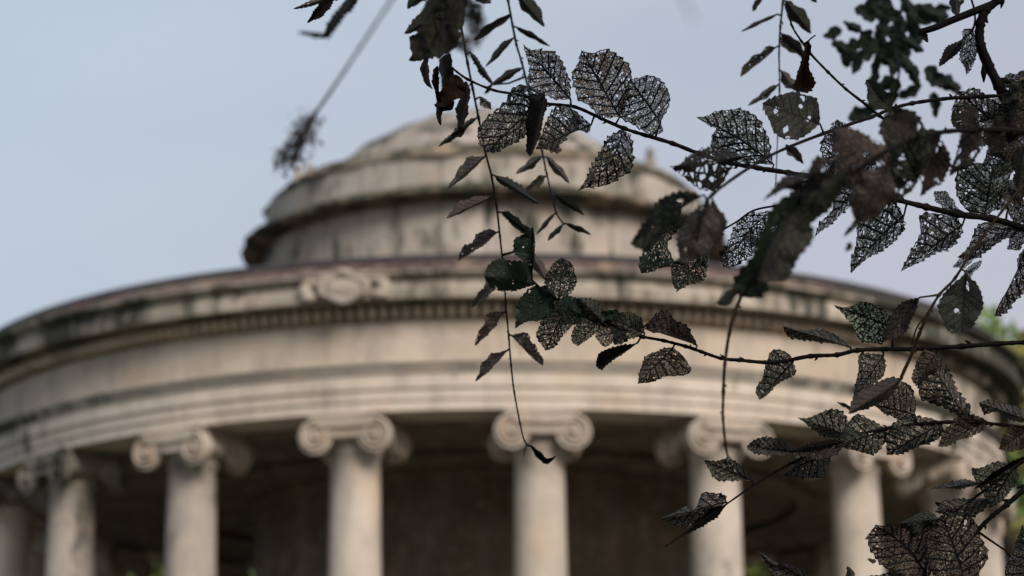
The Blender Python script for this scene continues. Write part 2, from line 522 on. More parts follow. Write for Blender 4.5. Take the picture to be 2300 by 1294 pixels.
def tree(x, y, h, rad, c1, c2, label, seed, name="broadleaf_tree", n=2600, low=.12):
    rnd = random.Random(seed)
    root = empty(name, (x, y, 0))
    tag(root, label, "tree", "trees beyond the rotunda")
    bm = bmesh.new()
    top = Vector((rnd.uniform(-.5, .5), rnd.uniform(-.5, .5), h*.8))
    tube(bm, [Vector((0, 0, -.1)), Vector((.1, 0, h*.2)), top*.55, top], [h*.035, h*.028, h*.02, h*.006], 8)
    clumps = []
    for i in range(22):
        a = rnd.uniform(0, 2*pi); z = rnd.uniform(low, .93)*h
        rr = rad*sqrt(max(.05, 1-((z/h-.55)/.5)**2))*rnd.uniform(.45, 1)
        p = Vector((rr*cos(a), rr*sin(a), z))
        s0 = top*min(1, (z/h)*.7)
        tube(bm, [s0, (s0+p)/2+Vector((0, 0, .2)), p], [h*.012, h*.007, h*.002], 5)
        clumps.append((p, rad*rnd.uniform(.22, .42)))
    me = bpy.data.meshes.new("trunk"); bm.to_mesh(me); bm.free()
    link("trunk", me, M_bark, root)
    V, Fc = [], []
    for i in range(n):
        p, r = rnd.choice(clumps)
        d = Vector((rnd.gauss(0, 1), rnd.gauss(0, 1), rnd.gauss(0, .8))).normalized()*r*rnd.uniform(.5, 1.05)
        q = p+d
        if q.z < .3: continue
        s = rnd.uniform(.12, .3)
        u = Vector((rnd.gauss(0, 1), rnd.gauss(0, 1), rnd.gauss(0, .6))).normalized()
        v = u.orthogonal().normalized()
        k = len(V)
        V += [q-u*s, q+v*s*.5, q+u*s, q-v*s*.5]
        Fc.append((k, k+1, k+2, k+3))
    link("crown", mesh_from("crown", V, Fc), leafmat(label[:12].strip().replace(' ', '_')+"_leaves", c1, c2), root)

G1, G2 = (.06, .12, .03), (.13, .19, .05)
O1, O2 = (.13, .13, .035), (.24, .20, .06)
D1, D2 = (.02, .045, .02), (.04, .075, .03)
tree(10.6, 47, 13.4, 2.5, G1, G2, "tall green tree whose top shows past the right end of the cornice", 1, n=4200)
tree(9.0, 42, 11.2, 2.2, O1, O2, "olive and yellow tree seen beside the rightmost column", 2, n=3400)
tree(-5.7, 43, 8.4, 2.4, G1, (.13, .15, .04), "yellow green tree seen between the second and third columns from the left", 3, n=4600)
tree(-3.6, 45, 9.0, 2.3, (.035, .075, .03), G2, "dark green tree seen just left of the dark cella wall", 4, n=4600)
tree(4.4, 44, 9.0, 2.3, (.04, .08, .03), (.13, .15, .04), "dark green tree with yellowing leaves seen right of the dark cella wall", 5, n=4600)
tree(-9.2, 46, 9.0, 2.8, D1, D2, "dark green tree behind the left end of the colonnade", 6, n=4600)
tree(12.0, 52, 11.5, 3.2, D1, G2, "dark green tree farthest to the right beyond the rotunda", 7, n=3400)
tree(-6.8, 55, 11.0, 3.6, D1, D2, "tall dark tree standing farthest back on the left", 8, n=4600)
tree(6.6, 54, 10.5, 3.0, D1, D2, "tall dark tree standing farthest back on the right of the cella", 9, n=4600)

# ------------------------------------------------------------------ foreground branches
def P3(x, y, d):
    """the point d metres in front of the eye in direction (x, y)"""
    return EYE + d*(fwd + RGT*((x-1150)/F) + UP*((647-y)/F))

def leaf_material(name, vein=(.004, .004, .004), mem=(.10, .095, .085), alpha=.55, openness=.25, big=.0, tint=None, nveins=8, cell=30, thick=.14, veinw=.0145, fine=.6, trans=.35, bump=.5, rough=.7, spec=.12):
    t = NT(name)
    uv = t.n("UVMap"); uv.uv_map = "flat"
    ed = t.n("UVMap"); ed.uv_map = "edge"
    oi = t.n("ObjectInfo")
    comb = t.n("CombineXYZ"); t.l(t.math('MULTIPLY', oi.outputs['Random'], 53.), comb.inputs[2])
    va = t.n("VectorMath", operation='ADD'); t.l(uv.outputs[0], va.inputs[0]); t.l(comb.outputs[0], va.inputs[1])
    P = va.outputs[0]
    wob = t.n("TexNoise"); wob.inputs['Scale'].default_value = 9; wob.inputs['Detail'].default_value = 2
    t.l(P, wob.inputs[0])
    sub = t.n("VectorMath", operation='SUBTRACT'); t.l(wob.outputs['Color'], sub.inputs[0]); sub.inputs[1].default_value = (.5, .5, .5)
    scl = t.n("VectorMath", operation='SCALE'); t.l(sub.outputs[0], scl.inputs[0]); scl.inputs['Scale'].default_value = .035
    pw = t.n("VectorMath", operation='ADD'); t.l(P, pw.inputs[0]); t.l(scl.outputs[0], pw.inputs[1])
    # leaf coordinates with the wobble
    uw = t.n("VectorMath", operation='ADD'); t.l(uv.outputs[0], uw.inputs[0]); t.l(scl.outputs[0], uw.inputs[1])
    s = t.n("SeparateXYZ"); t.l(uw.outputs[0], s.inputs[0])
    ax = t.math('ABSOLUTE', s.outputs[0])
    y = s.outputs[1]
    yy = t.math('SUBTRACT', y, t.math('MULTIPLY', ax, .80))
    yy = t.math('ADD', yy, t.math('MULTIPLY', t.math('MULTIPLY', ax, ax), .5))
    ph = t.math('ADD', t.math('MULTIPLY', yy, nveins), t.math('MULTIPLY', t.math('SIGN', s.outputs[0]), .2))
    fr = t.math('FRACT', t.math('ADD', ph, 10.))
    latf = 1.0
    lat = t.math('DIVIDE', t.math('SUBTRACT', .5, t.math('ABSOLUTE', t.math('SUBTRACT', fr, .5))), nveins)
    latw = t.math('SUBTRACT', veinw, t.math('MULTIPLY', ax, .018))
    m_lat = t.ramp(t.math('SUBTRACT', latw, lat), -.002, .002)
    midw = t.math('SUBTRACT', .021, t.math('MULTIPLY', y, .011))
    m_mid = t.ramp(t.math('SUBTRACT', midw, ax), -.002, .002)
    def vor(scale, th, feature='DISTANCE_TO_EDGE'):
        v = t.n("TexVoronoi"); v.feature = feature; v.inputs['Scale'].default_value = scale
        t.l(pw.outputs[0], v.inputs['Vector'])
        return v
    nz = t.n("TexNoise"); nz.inputs['Scale'].default_value = 14; nz.inputs['Detail'].default_value = 3
    t.l(P, nz.inputs[0])
    v1 = vor(cell, 0)
    th1 = t.math('ADD', thick*.45, t.math('MULTIPLY', nz.outputs[0], thick*1.1))
    m1 = t.ramp(t.math('SUBTRACT', th1, v1.outputs['Distance']), -.02, .02)
    v2 = vor(cell*2.3, 0)
    m2 = t.ramp(t.math('SUBTRACT', .08, v2.outputs['Distance']), -.03, .03, 0, fine)
    es = t.n("SeparateXYZ"); t.l(ed.outputs[0], es.inputs[0])
    m_rim = t.ramp(es.outputs[0], .93, .97)
    big1 = t.math('MAXIMUM', t.math('MAXIMUM', m_lat, m_mid), t.math('MAXIMUM', m1, m_rim))
    vc = t.n("TexVoronoi"); vc.feature = 'F1'; vc.inputs['Scale'].default_value = cell
    t.l(pw.outputs[0], vc.inputs['Vector'])
    sc = t.n("SeparateColor"); t.l(vc.outputs['Color'], sc.inputs[0])
    nb = t.n("TexNoise"); nb.inputs['Scale'].default_value = 4.5; nb.inputs['Detail'].default_value = 2
    t.l(P, nb.inputs[0])
    opn = t.math('ADD', openness, t.math('MULTIPLY', t.math('SUBTRACT', nb.outputs[0], .5), 1.1*openness+.35*(openness > .1)))
    hole = t.math('LESS_THAN', sc.outputs[0], opn)
    if alpha < 1:
        mem_a = t.math('MULTIPLY', alpha, t.ramp(sc.outputs[1], 0, 1, .65, 1.3), clamp=True)
        mem_a = t.math('MAXIMUM', mem_a, m2)
    else: mem_a = 1.0
    a_in = t.math('MULTIPLY', mem_a, t.math('SUBTRACT', 1.0, hole))
    a = t.math('MAXIMUM', big1, a_in)
    mo = None
    if alpha < .95:      # tissue that is still whole
        no2 = t.n("TexNoise"); no2.inputs['Scale'].default_value = 3.2; no2.inputs['Detail'].default_value = 5
        t.l(pw.outputs[0], no2.inputs[0])
        mo = t.ramp(no2.outputs[0], .57, .64)
        a = t.math('MAXIMUM', a, t.math('MULTIPLY', mo, .93))
    if big > 0:
        vb = t.n("TexNoise"); vb.inputs['Scale'].default_value = 5.5; vb.inputs['Detail'].default_value = 4
        t.l(P, vb.inputs[0])
        bh = t.ramp(vb.outputs[0], .30+big*.3, .32+big*.3)
        a = t.math('MULTIPLY', a, t.math('MAXIMUM', bh, m_mid))
    c = t.mix(t.ramp(nb.outputs[0], .35, .65), mem, tuple(v*.6 for v in mem))
    c = t.mix(t.ramp(sc.outputs[2], 0, 1, 0, .5), c, tuple(v*1.5 for v in mem))
    if mo is not None: c = t.mix(t.math('MULTIPLY', mo, .8), c, tuple(v*.35 for v in mem))
    if tint: c = t.mix(t.ramp(nb.outputs[0], .5, .62, 0, .8), c, tint)
    c = t.mix(t.ramp(oi.outputs['Random'], .55, 1, 0, .65), c, tuple(v*k for v, k in zip(mem, (1.15, .78, .58))))
    c = t.mix(t.ramp(oi.outputs['Random'], 0, .3, .6, 0), c, tuple(v*k for v, k in zip(mem, (.55, .85, .5))))
    cc = t.mix(t.math('MAXIMUM', big1, t.math('MULTIPLY', m2, .55)), c, vein)
    p = t.n("BsdfPrincipled"); p.inputs['Roughness'].default_value = rough; p.inputs['Specular IOR Level'].default_value = spec
    t.l(cc, p.inputs['Base Color'])
    bp = t.n("Bump"); bp.inputs['Strength'].default_value = bump; bp.inputs['Distance'].default_value = .0012
    t.l(t.math('ADD', t.math('MULTIPLY', big1, -1.), nz.outputs[0]), bp.inputs['Height']); t.l(bp.outputs[0], p.inputs['Normal'])
    tr = t.n("BsdfTranslucent"); t.l(cc, tr.inputs[0])
    m = t.n("MixShader"); m.inputs[0].default_value = trans
    t.l(p.outputs[0], m.inputs[1]); t.l(tr.outputs[0], m.inputs[2])
    tp = t.n("BsdfTransparent")
    fm = t.n("MixShader"); t.l(a, fm.inputs[0]); t.l(tp.outputs[0], fm.inputs[1]); t.l(m.outputs[0], fm.inputs[2])
    t.l(fm.outputs[0], t.out.inputs[0])
    return t.m

LM = {
 'lace':  leaf_material("skeleton_leaf", alpha=.84, openness=.19, mem=(.19, .185, .165), thick=.12, cell=32, veinw=.0165, fine=.35, trans=.55),
 'laceD': leaf_material("dense_skeleton_leaf", alpha=.9, openness=.15, mem=(.12, .12, .104), tint=(.03, .05, .032), thick=.12, cell=32, veinw=.016, fine=.4, trans=.5),
 'laceO': leaf_material("open_skeleton_leaf", alpha=.25, openness=.62, mem=(.05, .046, .042), thick=.16),
 'dark':  leaf_material("dark_netted_leaf", alpha=.98, openness=.018, mem=(.105, .095, .08), tint=(.07, .078, .064), thick=.11, cell=30, veinw=.0155, fine=.4),
 'green': leaf_material("dark_green_leaf", vein=(.003, .007, .004), mem=(.009, .023, .010), alpha=1, openness=.03, thick=.07, rough=.5, spec=.3),
 'greenL': leaf_material("green_holed_leaf", vein=(.004, .008, .005), mem=(.016, .028, .016), alpha=.8, openness=.36, thick=.17, cell=24),
 'silver': leaf_material("silvery_leaf", alpha=.95, openness=.03, mem=(.27, .27, .25), thick=.12, cell=20),
 'purple': leaf_material("purplish_leaf", alpha=1, openness=.02, mem=(.075, .062, .06), vein=(.010, .008, .008), thick=.11, cell=24),
 'solid': leaf_material("dull_brown_leaf", alpha=1, openness=.0, mem=(.062, .049, .042), vein=(.022, .018, .016), thick=.04, trans=.25),
 'grey':  leaf_material("grey_leaf_with_holes", alpha=1, openness=.035, mem=(.062, .062, .055), vein=(.025, .024, .021), cell=14, thick=.05, trans=.4),
 'holes': leaf_material("riddled_leaf", alpha=1, openness=.42, mem=(.04, .036, .031), vein=(.016, .014, .012), cell=11, thick=.16, trans=.4),
 'mass':  leaf_material("dark_brown_leaf", alpha=1, openness=.075, mem=(.052, .042, .037), vein=(.016, .013, .011), cell=9, thick=.08, trans=.5, tint=(.022, .032, .024)),  # brown leaf with dark green patches, its own colour
 'rust':  leaf_material("rust_brown_leaf", alpha=1, openness=.0, mem=(.020, .010, .007), vein=(.006, .0035, .003), thick=.04, trans=.4, cell=18),
 'curl':  leaf_material("curled_dark_leaf", alpha=1, openness=.0, mem=(.014, .011, .009), vein=(.005, .004, .004), thick=.05, trans=.25),
 'roll':  leaf_material("hanging_leaf", alpha=1, openness=.02, mem=(.10, .082, .074), vein=(.025, .021, .019), thick=.05, trans=.35, bump=.3),
 'rollg': leaf_material("hanging_green_grey_leaf", alpha=1, openness=.0, mem=(.026, .027, .021), vein=(.011, .012, .009), thick=.02, trans=.35, bump=.3),
 'leafy': leaf_material("deep_green_leaf", alpha=1, openness=.0, mem=(.012, .022, .017), vein=(.010, .016, .011), thick=.01, trans=.35, tint=(.032, .026, .02), bump=.2),
 'mauve': leaf_material("mauve_brown_leaf", alpha=1, openness=.05, mem=(.085, .068, .064), vein=(.03, .025, .023), cell=9, thick=.07, trans=.5),
 'olive': leaf_material("olive_brown_leaf", alpha=1, openness=.09, mem=(.040, .044, .032), vein=(.013, .014, .011), cell=9, thick=.09, trans=.45, tint=(.055, .045, .035)),
}
M_twig = plain("dark_twig_bark", (.006, .005, .0045), rough=.8, spec=.03, var=.4, scale=60)
M_twigb = plain("brown_twig_bark", (.024, .015, .010), rough=.8, spec=.05, var=.3, scale=60)
M_twigv = plain("bluish_twig_bark", (.010, .015, .022), rough=.7, spec=.1, var=.3, scale=60)
M_twigp = plain("pale_thin_stem", (.06, .065, .075), rough=.7, var=.3, scale=60)

def cat(pts, n):
    """smooth curve through 2-D or 3-D points"""
    out = []
    m = len(pts)
    for i in range(m-1):
        p0, p1, p2, p3 = pts[max(i-1, 0)], pts[i], pts[i+1], pts[min(i+2, m-1)]
        for j in range(n):
            u = j/n
            out.append(tuple(.5*((2*b_)+(-a_+c_)*u+(2*a_-5*b_+4*c_-d_)*u*u+(-a_+3*b_-3*c_+d_)*u**3) for a_, b_, c_, d_ in zip(p0, p1, p2, p3)))
    out.append(tuple(pts[-1]))
    return out

def resample(pts, n):
    L_ = [0]
    for a_, b_ in zip(pts, pts[1:]): L_.append(L_[-1]+math.dist(a_, b_))
    out = []
    j = 0
    for i in range(n+1):
        s = L_[-1]*i/n
        while j < len(L_)-2 and L_[j+1] < s: j += 1
        u = (s-L_[j])/max(1e-6, L_[j+1]-L_[j])
        out.append(tuple(a_+(b_-a_)*u for a_, b_ in zip(pts[j], pts[j+1])))
    return out

def prof(s):
    return (sin(pi*s**.80))**.66 if 0 < s < 1 else 0.0

class Branch:
    def __init__(s, name, label, stem, d, r0, r1, mat=None, cat_="branch", group=None, knots=True):
        """stem: (x, y[, depth]) points; r0, r1: radius in 2300-pixel units at its two ends"""
        s.rnd = random.Random(hash(label) % 1 + len(label)*7+int(stem[0][0]))
        pts = [(p[0], p[1], p[2] if len(p) > 2 else d) for p in stem]
        s.pts = cat(pts, 8)
        s.mat = mat or M_twig
        a = s.pts[0]
        s.org = P3(*a)
        s.root = empty(name, s.org)
        tag(s.root, label, cat_, group)
        s.d = d
        n = len(s.pts)
        bm = bmesh.new()
        V = [P3(*p)-s.org for p in s.pts]
        R = []
        for i, p in enumerate(s.pts):
            u = i/(n-1)
            r = (r0+(r1-r0)*u)*(1+.12*s.rnd.uniform(-1, 1))
            if knots and i % 8 == 0 and 0 < i < n-1: r *= 1.35
            R.append(r*p[2]/F)
        tube(bm, V, R, 7)
        if knots:      # buds
            for i in range(6, n-2, 8):
                q = V[i]; nx = (RGT*s.rnd.uniform(-1, 1)+UP*s.rnd.uniform(-1, 1)).normalized()
                dd = (V[i+1]-V[i]).normalized()
                rr = R[i]
                tube(bm, [q, q+nx*rr*1.6+dd*rr, q+nx*rr*2.4+dd*rr*2.2], [rr*.8, rr*.6, rr*.15], 5)
        me = bpy.data.meshes.new("stem"); bm.to_mesh(me); bm.free()
        s.stem = link("stem", me, s.mat, s.root)
        s.k = 0

    def near(s, x, y):
        return min(s.pts, key=lambda p: (p[0]-x)**2+(p[1]-y)**2)

    def leaf(s, base, tip, Lf, Rt, style='lace', m=None, dz=0.0, fold=None, teeth=13, amp=.042, pet=True, tilt=None, label=None, curl=.0, att=None, pr=None):
        """one leaf: base and tip of its midrib; Lf and Rt its two margins (points, or a half width)"""
        rnd = s.rnd
        s.k += 1
        NS, NTT = 52, 5
        mid = resample(cat([base]+(m or [])+[tip], 8), NS)
        Lp = sum(math.dist(a_, b_) for a_, b_ in zip(mid, mid[1:]))
        def side(spec, sg):
            if isinstance(spec, (int, float)):
                o = []
                for i in range(NS+1):
                    a_, b_ = mid[max(i-1, 0)], mid[min(i+1, NS)]
                    dx, dy = b_[0]-a_[0], b_[1]-a_[1]
                    q = math.hypot(dx, dy) or 1
                    nx, ny = dy/q, -dx/q
                    k_ = spec*prof(i/NS)*sg
                    o.append((mid[i][0]+nx*k_, mid[i][1]+ny*k_))
                return o
            return resample(cat([base]+list(spec)+[tip], 6), NS)
        SL, SR = side(Lf, 1), side(Rt, -1)
        p0 = s.near(*(att or base))
        d0 = p0[2]+dz
        fold = rnd.choice((-1, 1)) if fold is None else fold
        tilt = rnd.uniform(-.25, .25) if tilt is None else tilt
        bend = rnd.uniform(-.12, .12)
        ph1, ph2 = rnd.uniform(0, 6), rnd.uniform(0, 6)
        wa, wb = rnd.uniform(0, 6), rnd.uniform(0, 6)
        tw = [rnd.uniform(.3, 1.25) for _ in range(teeth*2+4)]
        V, Fc, U1, U2 = [], [], [], []
        org = s.org
        ntot = 2*NTT+1
        for i in range(NS+1):
            u = i/NS
            mx_, my_ = mid[i]
            Wt = .36*Lp*prof(min(max(u, .01), .995))
            for j in range(-NTT, NTT+1):
                tt = abs(j)/NTT
                sx, sy = (SL if j < 0 else SR)[i]
                ex, ey = sx-mx_, sy-my_
                w_ = math.hypot(ex, ey)
                if 1:
                    q_ = 1 if isinstance(Lf if j < 0 else Rt, (int, float)) else .4
                    kw = 1+q_*(.22*sin(7*u+wa+(j > 0)*2)+.12*sin(17*u+wb))
                    ex *= kw; ey *= kw; w_ *= kw
                if j and tt == 1 and w_ > 1:
                    q = u*teeth+(.35 if j > 0 else 0)
                    saw = (1-(q % 1))*tw[int(q)+(teeth if j > 0 else 0)]
                    k_ = amp*Lp*(saw-.5)*min(1, w_/(.08*Lp))+rnd.uniform(-.3, .3)*amp*Lp*.35
                    ex += ex/w_*k_; ey += ey/w_*k_
                x, y = mx_+ex*tt, my_+ey*tt
                zz = sqrt(max(Wt*Wt-w_*w_, .02*Wt*Wt))*tt*fold*(1 if j < 0 or fold > 0 else .8)
                zz += .022*Lp*sin(9*u+ph1+tt*3)*tt+.012*Lp*sin(23*u+ph2)*tt
                zz += Lp*(tilt*u+bend*sin(pi*u)+curl*u*u)
                V.append(P3(x, y, d0+zz*d0/F)-org)
                U1.append(((-1 if j < 0 else 1)*tt*Wt/Lp, u)); U2.append((tt, u))
        for i in range(NS):
            for j in range(ntot-1):
                a_ = i*ntot+j
                Fc.append((a_, a_+1, a_+ntot+1, a_+ntot))
        # leaf stalk, from the branch to the base of the leaf
        bm = bmesh.new()
        vs = [bm.verts.new(v) for v in V]
        l1 = bm.loops.layers.uv.new("flat"); l2 = bm.loops.layers.uv.new("edge")
        for f in Fc:
            q = bm.faces.new([vs[k_] for k_ in f]); q.smooth = True
            for lp, k_ in zip(q.loops, f):
                lp[l1].uv = U1[k_]; lp[l2].uv = U2[k_]
        if pet:
            A = P3(*p0)-org
            B = P3(base[0], base[1], d0)-org
            rr = (pr or 2.3)*p0[2]/F
            Mi = (A+B)/2+UP*(A-B).length*rnd.uniform(-.1, .1)
            E_ = P3(*mid[4], d0)-org
            tube(bm, [A, Mi, B, E_], [rr*1.4, rr, rr, rr*.7], 5, 1)
        me = bpy.data.meshes.new("leaf"); bm.to_mesh(me); bm.free()
        o = link("leaf", me, [LM[style], s.mat], s.root)
        if label: o["label"] = label
        return o

    def twig(s, pts, r0, r1, d=None, att=True):
        """a side shoot"""
        q = [(p[0], p[1], p[2] if len(p) > 2 else (d or s.d)) for p in pts]
        if att:
            n0 = s.near(q[0][0], q[0][1]); q[0] = n0
        q = cat(q, 6)
        bm = bmesh.new()
        n = len(q)
        tube(bm, [P3(*p)-s.org for p in q], [(r0+(r1-r0)*i/(n-1))*q[i][2]/F for i in range(n)], 6)
        me = bpy.data.meshes.new("side_shoot"); bm.to_mesh(me); bm.free()
        o = link("side_shoot", me, s.mat, s.root)
        s.pts = s.pts+q
        return o

# A: the long branch of skeleton leaves from the upper middle to the right edge
A = Branch("tree_branch", "dark branch of lacy skeleton leaves crossing the dome, curled rust brown leaf at tip",
    [(2330, 522), (2300, 512), (2230, 492), (2150, 481), (2080, 465), (2010, 447), (1925, 420), (1850, 402), (1770, 388), (1700, 377), (1640, 366), (1570, 345), (1510, 322), (1450, 304), (1400, 288), (1350, 266), (1290, 240), (1225, 232), (1165, 213), (1110, 203), (1050, 178), (1015, 152)], 2.0, 7.5, 2.4)
A.leaf((1282, 224), (1175, 99), [(1245, 225), (1205, 210), (1188, 185), (1190, 148), (1180, 125)], [(1281, 195), (1272, 160), (1245, 118), (1220, 108), (1195, 112)], 'lace')
A.leaf((1392, 262), (1306, 113), [(1345, 262), (1322, 240), (1290, 220), (1285, 170), (1298, 145)], [(1415, 225), (1418, 185), (1410, 150), (1380, 122), (1355, 113), (1335, 118)], 'lace', m=[(1355, 200)])
A.leaf((1484, 275), (1415, 178), [(1490, 300), (1465, 306), (1430, 290), (1400, 262), (1394, 225)], [(1500, 245), (1500, 205), (1480, 180), (1455, 165), (1437, 172)], 'lace')
A.leaf((1738, 370), (1564, 264), [(1700, 371), (1640, 360), (1603, 340), (1598, 305), (1612, 292), (1596, 284)], [(1730, 340), (1722, 300), (1700, 265), (1660, 237), (1620, 243), (1590, 258)], 'lace', m=[(1680, 325), (1640, 300)])
A.leaf((1400, 288), (1297, 430), [(1420, 310), (1425, 350), (1418, 385), (1390, 397), (1350, 420), (1320, 422)], [(1375, 300), (1355, 330), (1330, 370), (1308, 412)], 'laceD', m=[(1388, 330), (1362, 375)], fold=1, label="folded skeleton leaf with a brown hooked tip")
A.leaf((1328, 280), (1203, 335), [(1322, 302), (1295, 288), (1262, 322), (1232, 336)], [(1300, 254), (1270, 243), (1235, 255)], 'laceD')
A.leaf((1225, 214), (1095, 342), [(1215, 260), (1182, 300), (1150, 328), (1120, 344)], [(1185, 195), (1150, 200), (1128, 225), (1100, 255), (1070, 285), (1075, 318)], 'laceD')
A.leaf((1222, 212), (1190, 352), [(1230, 235), (1218, 285), (1203, 330)], [(1192, 215), (1185, 260), (1180, 300), (1180, 335)], 'curl', dz=-.02, label="rolled dark brown leaf")
A.leaf((1930, 418), (1880, 268), [(1890, 415), (1860, 385), (1845, 340), (1850, 300)], [(1960, 380), (1965, 330), (1930, 300), (1900, 280)], 'laceO', dz=.03)
A.leaf((1935, 412), (1830, 532), [(1925, 440), (1905, 470), (1870, 500), (1850, 515)], [(1880, 400), (1868, 430), (1870, 470), (1840, 500)], 'lace', dz=.02)
A.leaf((2030, 485), (1912, 614), [(2032, 515), (2015, 545), (1985, 560), (1950, 580), (1925, 600)], [(2010, 452), (1985, 455), (1955, 480), (1930, 500), (1920, 545), (1908, 588)], 'laceD', m=[(1985, 525), (1940, 575)])
A.leaf((2162, 505), (2023, 610), [(2160, 530), (2140, 555), (2100, 570), (2060, 592)], [(2140, 485), (2100, 482), (2068, 490), (2065, 520), (2045, 560), (2030, 590)], 'laceD', m=[(2115, 540), (2060, 583)])
A.leaf((2212, 486), (2232, 368), [(2165, 475), (2145, 430), (2148, 395), (2180, 368)], [(2240, 468), (2255, 430), (2270, 395), (2283, 362)], 'laceD', att=(2250, 495))
A.leaf((2292, 500), (2150, 578), [(2290, 522), (2260, 540), (2225, 560), (2190, 582)], [(2240, 492), (2205, 503), (2185, 530), (2170, 560)], 'dark')
A.leaf((2190, 575), (2140, 600), 12, 12, 'laceO', att=(2240, 500), pet=False, label="tattered leaf remnant")
A.leaf((2205, 585), (2158, 632), 9, 10, 'laceO', att=(2240, 500), pet=False)
A.leaf((2310, 555), (2232, 712), [(2320, 640), (2290, 670), (2260, 702)], [(2285, 575), (2285, 610), (2270, 640), (2245, 680)], 'dark', att=(2330, 522))
A.leaf((1738, 474), (1624, 600), [(1742, 515), (1700, 560), (1660, 600)], [(1695, 478), (1655, 492), (1640, 530), (1618, 572)], 'laceO', m=[(1690, 510)], att=(1830, 400), pet=False)
A.twig([(1850, 420), (1800, 455), (1760, 460), (1695, 472), (1655, 498), (1622, 517)], 3.2, 2.2)
A.leaf((1530, 455), (1440, 614), [(1530, 500), (1500, 545), (1508, 590), (1470, 613)], [(1500, 450), (1485, 490), (1475, 530), (1442, 560), (1436, 595)], 'greenL', att=(1622, 517), pet=False)
A.leaf((1588, 552), (1520, 656), [(1590, 590), (1580, 625), (1548, 640)], [(1550, 568), (1510, 590), (1503, 625)], 'greenL', att=(1622, 517), pet=False)
# the curled brown leaf at the tip
for mid_, a_, st in (([(962, 122), (955, 150), (957, 180), (972, 201)], 9, 'rust'), ([(983, 148), (977, 180), (982, 205), (992, 232)], 8, 'rust'), ([(1026, 168), (1012, 205), (984, 240)], 26, 'rust'),
                     ([(1045, 182), (1047, 215), (1038, 250), (1030, 302)], 13, 'rust'), ([(990, 222), (985, 245), (990, 282)], 8, 'rust'), ([(1010, 120), (1002, 150), (998, 196)], 15, 'curl'), ([(1018, 225), (1005, 240), (975, 235)], 12, 'rust'), ([(1030, 285), (1036, 296), (1012, 305)], 8, 'rust')):
    A.leaf(mid_[0], mid_[-1], a_, a_, st, m=mid_[1:-1], pet=False, att=(1015, 152), amp=.028, teeth=7, label="withered rust brown curl of leaf")

for b_, t_, wl, wr, st in (((2265, 470), (2190, 400), 26, 24, 'laceD'), ((2300, 500), (2262, 420), 24, 22, 'dark'), ((2150, 482), (2098, 430), 18, 20, 'lace'), ((2310, 520), (2262, 560), 18, 18, 'laceD')):
    A.leaf(b_, t_, wl, wr, st, dz=.03)
# B: thin twig from the top
B = Branch("twig", "thin bare twig from the top carrying one hanging brown leaf",
    [(1768, 17), (1780, 60), (1800, 92), (1820, 120), (1860, 162), (1900, 200), (1945, 235), (1975, 260), (2000, 275), (2040, 300)], 2.0, 2.0, 4.0, cat_="twig")
B.leaf((1816, 92), (1802, 208), [(1823, 110), (1818, 150), (1831, 187), (1815, 206)], [(1806, 105), (1798, 140), (1790, 170), (1780, 200)], 'rust', dz=-.01, label="brown leaf hanging folded with pale holes")
B.twig([(1816, 92), (1822, 86), (1832, 79)], 2.2, 1.6, att=False)

# C: thick branch at the top right
Cb = Branch("tree_branch", "thickest dark branch at the top right corner, forking downward",
    [(2290, -60), (2240, 0), (2215, 22), (2202, 55), (2202, 100), (2222, 150), (2245, 195), (2262, 235), (2272, 300), (2290, 370), (2310, 430)], 2.08, 9, 14)
Cb.twig([(2230, 10), (2190, 25), (2140, 45), (2100, 62), (2066, 72)], 9, 7)
Cb.twig([(2180, -6), (2188, 20), (2190, 45), (2186, 66)], 2.4, 2.2, att=False)
Cb.leaf((2142, -25), (2150, 36), 17, 16, 'grey', pet=False)
Cb.leaf((2186, 64), (2170, 169), [(2193, 90), (2191, 130), (2181, 158)], [(2165, 68), (2160, 100), (2152, 130), (2166, 150)], 'lace', att=(2190, 60))
Cb.leaf((2172, 82), (2109, 150), [(2157, 115), (2130, 137)], [(2150, 92), (2125, 108), (2110, 138)], 'curl', att=(2190, 60))
Cb.leaf((2066, 72), (2085, 95), 8, 8, 'curl', pet=False)
Cb.leaf((2262, 300), (2148, 200), [(2200, 290), (2155, 287), (2140, 250), (2143, 225)], [(2250, 250), (2215, 210), (2185, 195), (2165, 205)], 'lace')
Cb.leaf((2200, 290), (2145, 235), [(2170, 295), (2140, 285), (2140, 255)], [(2195, 250), (2170, 230)], 'olive', dz=-.04)
for b_, t_, wl, wr in (((2290, 232), (2262, 300), 30, 22), ((2250, 195), (2320, 160), 18, 14), ((2300, 180), (2270, 262), 26, 26), ((2310, 262), (2240, 315), 26, 24), ((2300, 300), (2290, 400), 22, 22), ((2265, 255), (2225, 300), 16, 16), ((2320, 200), (2290, 290), 26, 26), ((2300, 330), (2215, 345), 22, 18), ((2290, 240), (2200, 275), 18, 22), ((2300, 350), (2225, 392), 20, 18), ((2320, 400), (2270, 452), 18, 20), ((2300, 195), (2248, 232), 14, 16)):
    Cb.leaf(b_, t_, wl, wr, Cb.rnd.choice(('mass', 'olive', 'dark', 'laceD')), dz=Cb.rnd.uniform(-.06, .02))

for b_, t_, wl, wr, st in (((2282, 330), (2208, 368), 26, 24, 'laceD'), ((2275, 300), (2190, 320), 24, 26, 'dark'), ((2268, 262), (2215, 222), 18, 18, 'lace'), ((2300, 400), (2240, 440), 16, 20, 'laceD')):
    Cb.leaf(b_, t_, wl, wr, st, dz=.03)
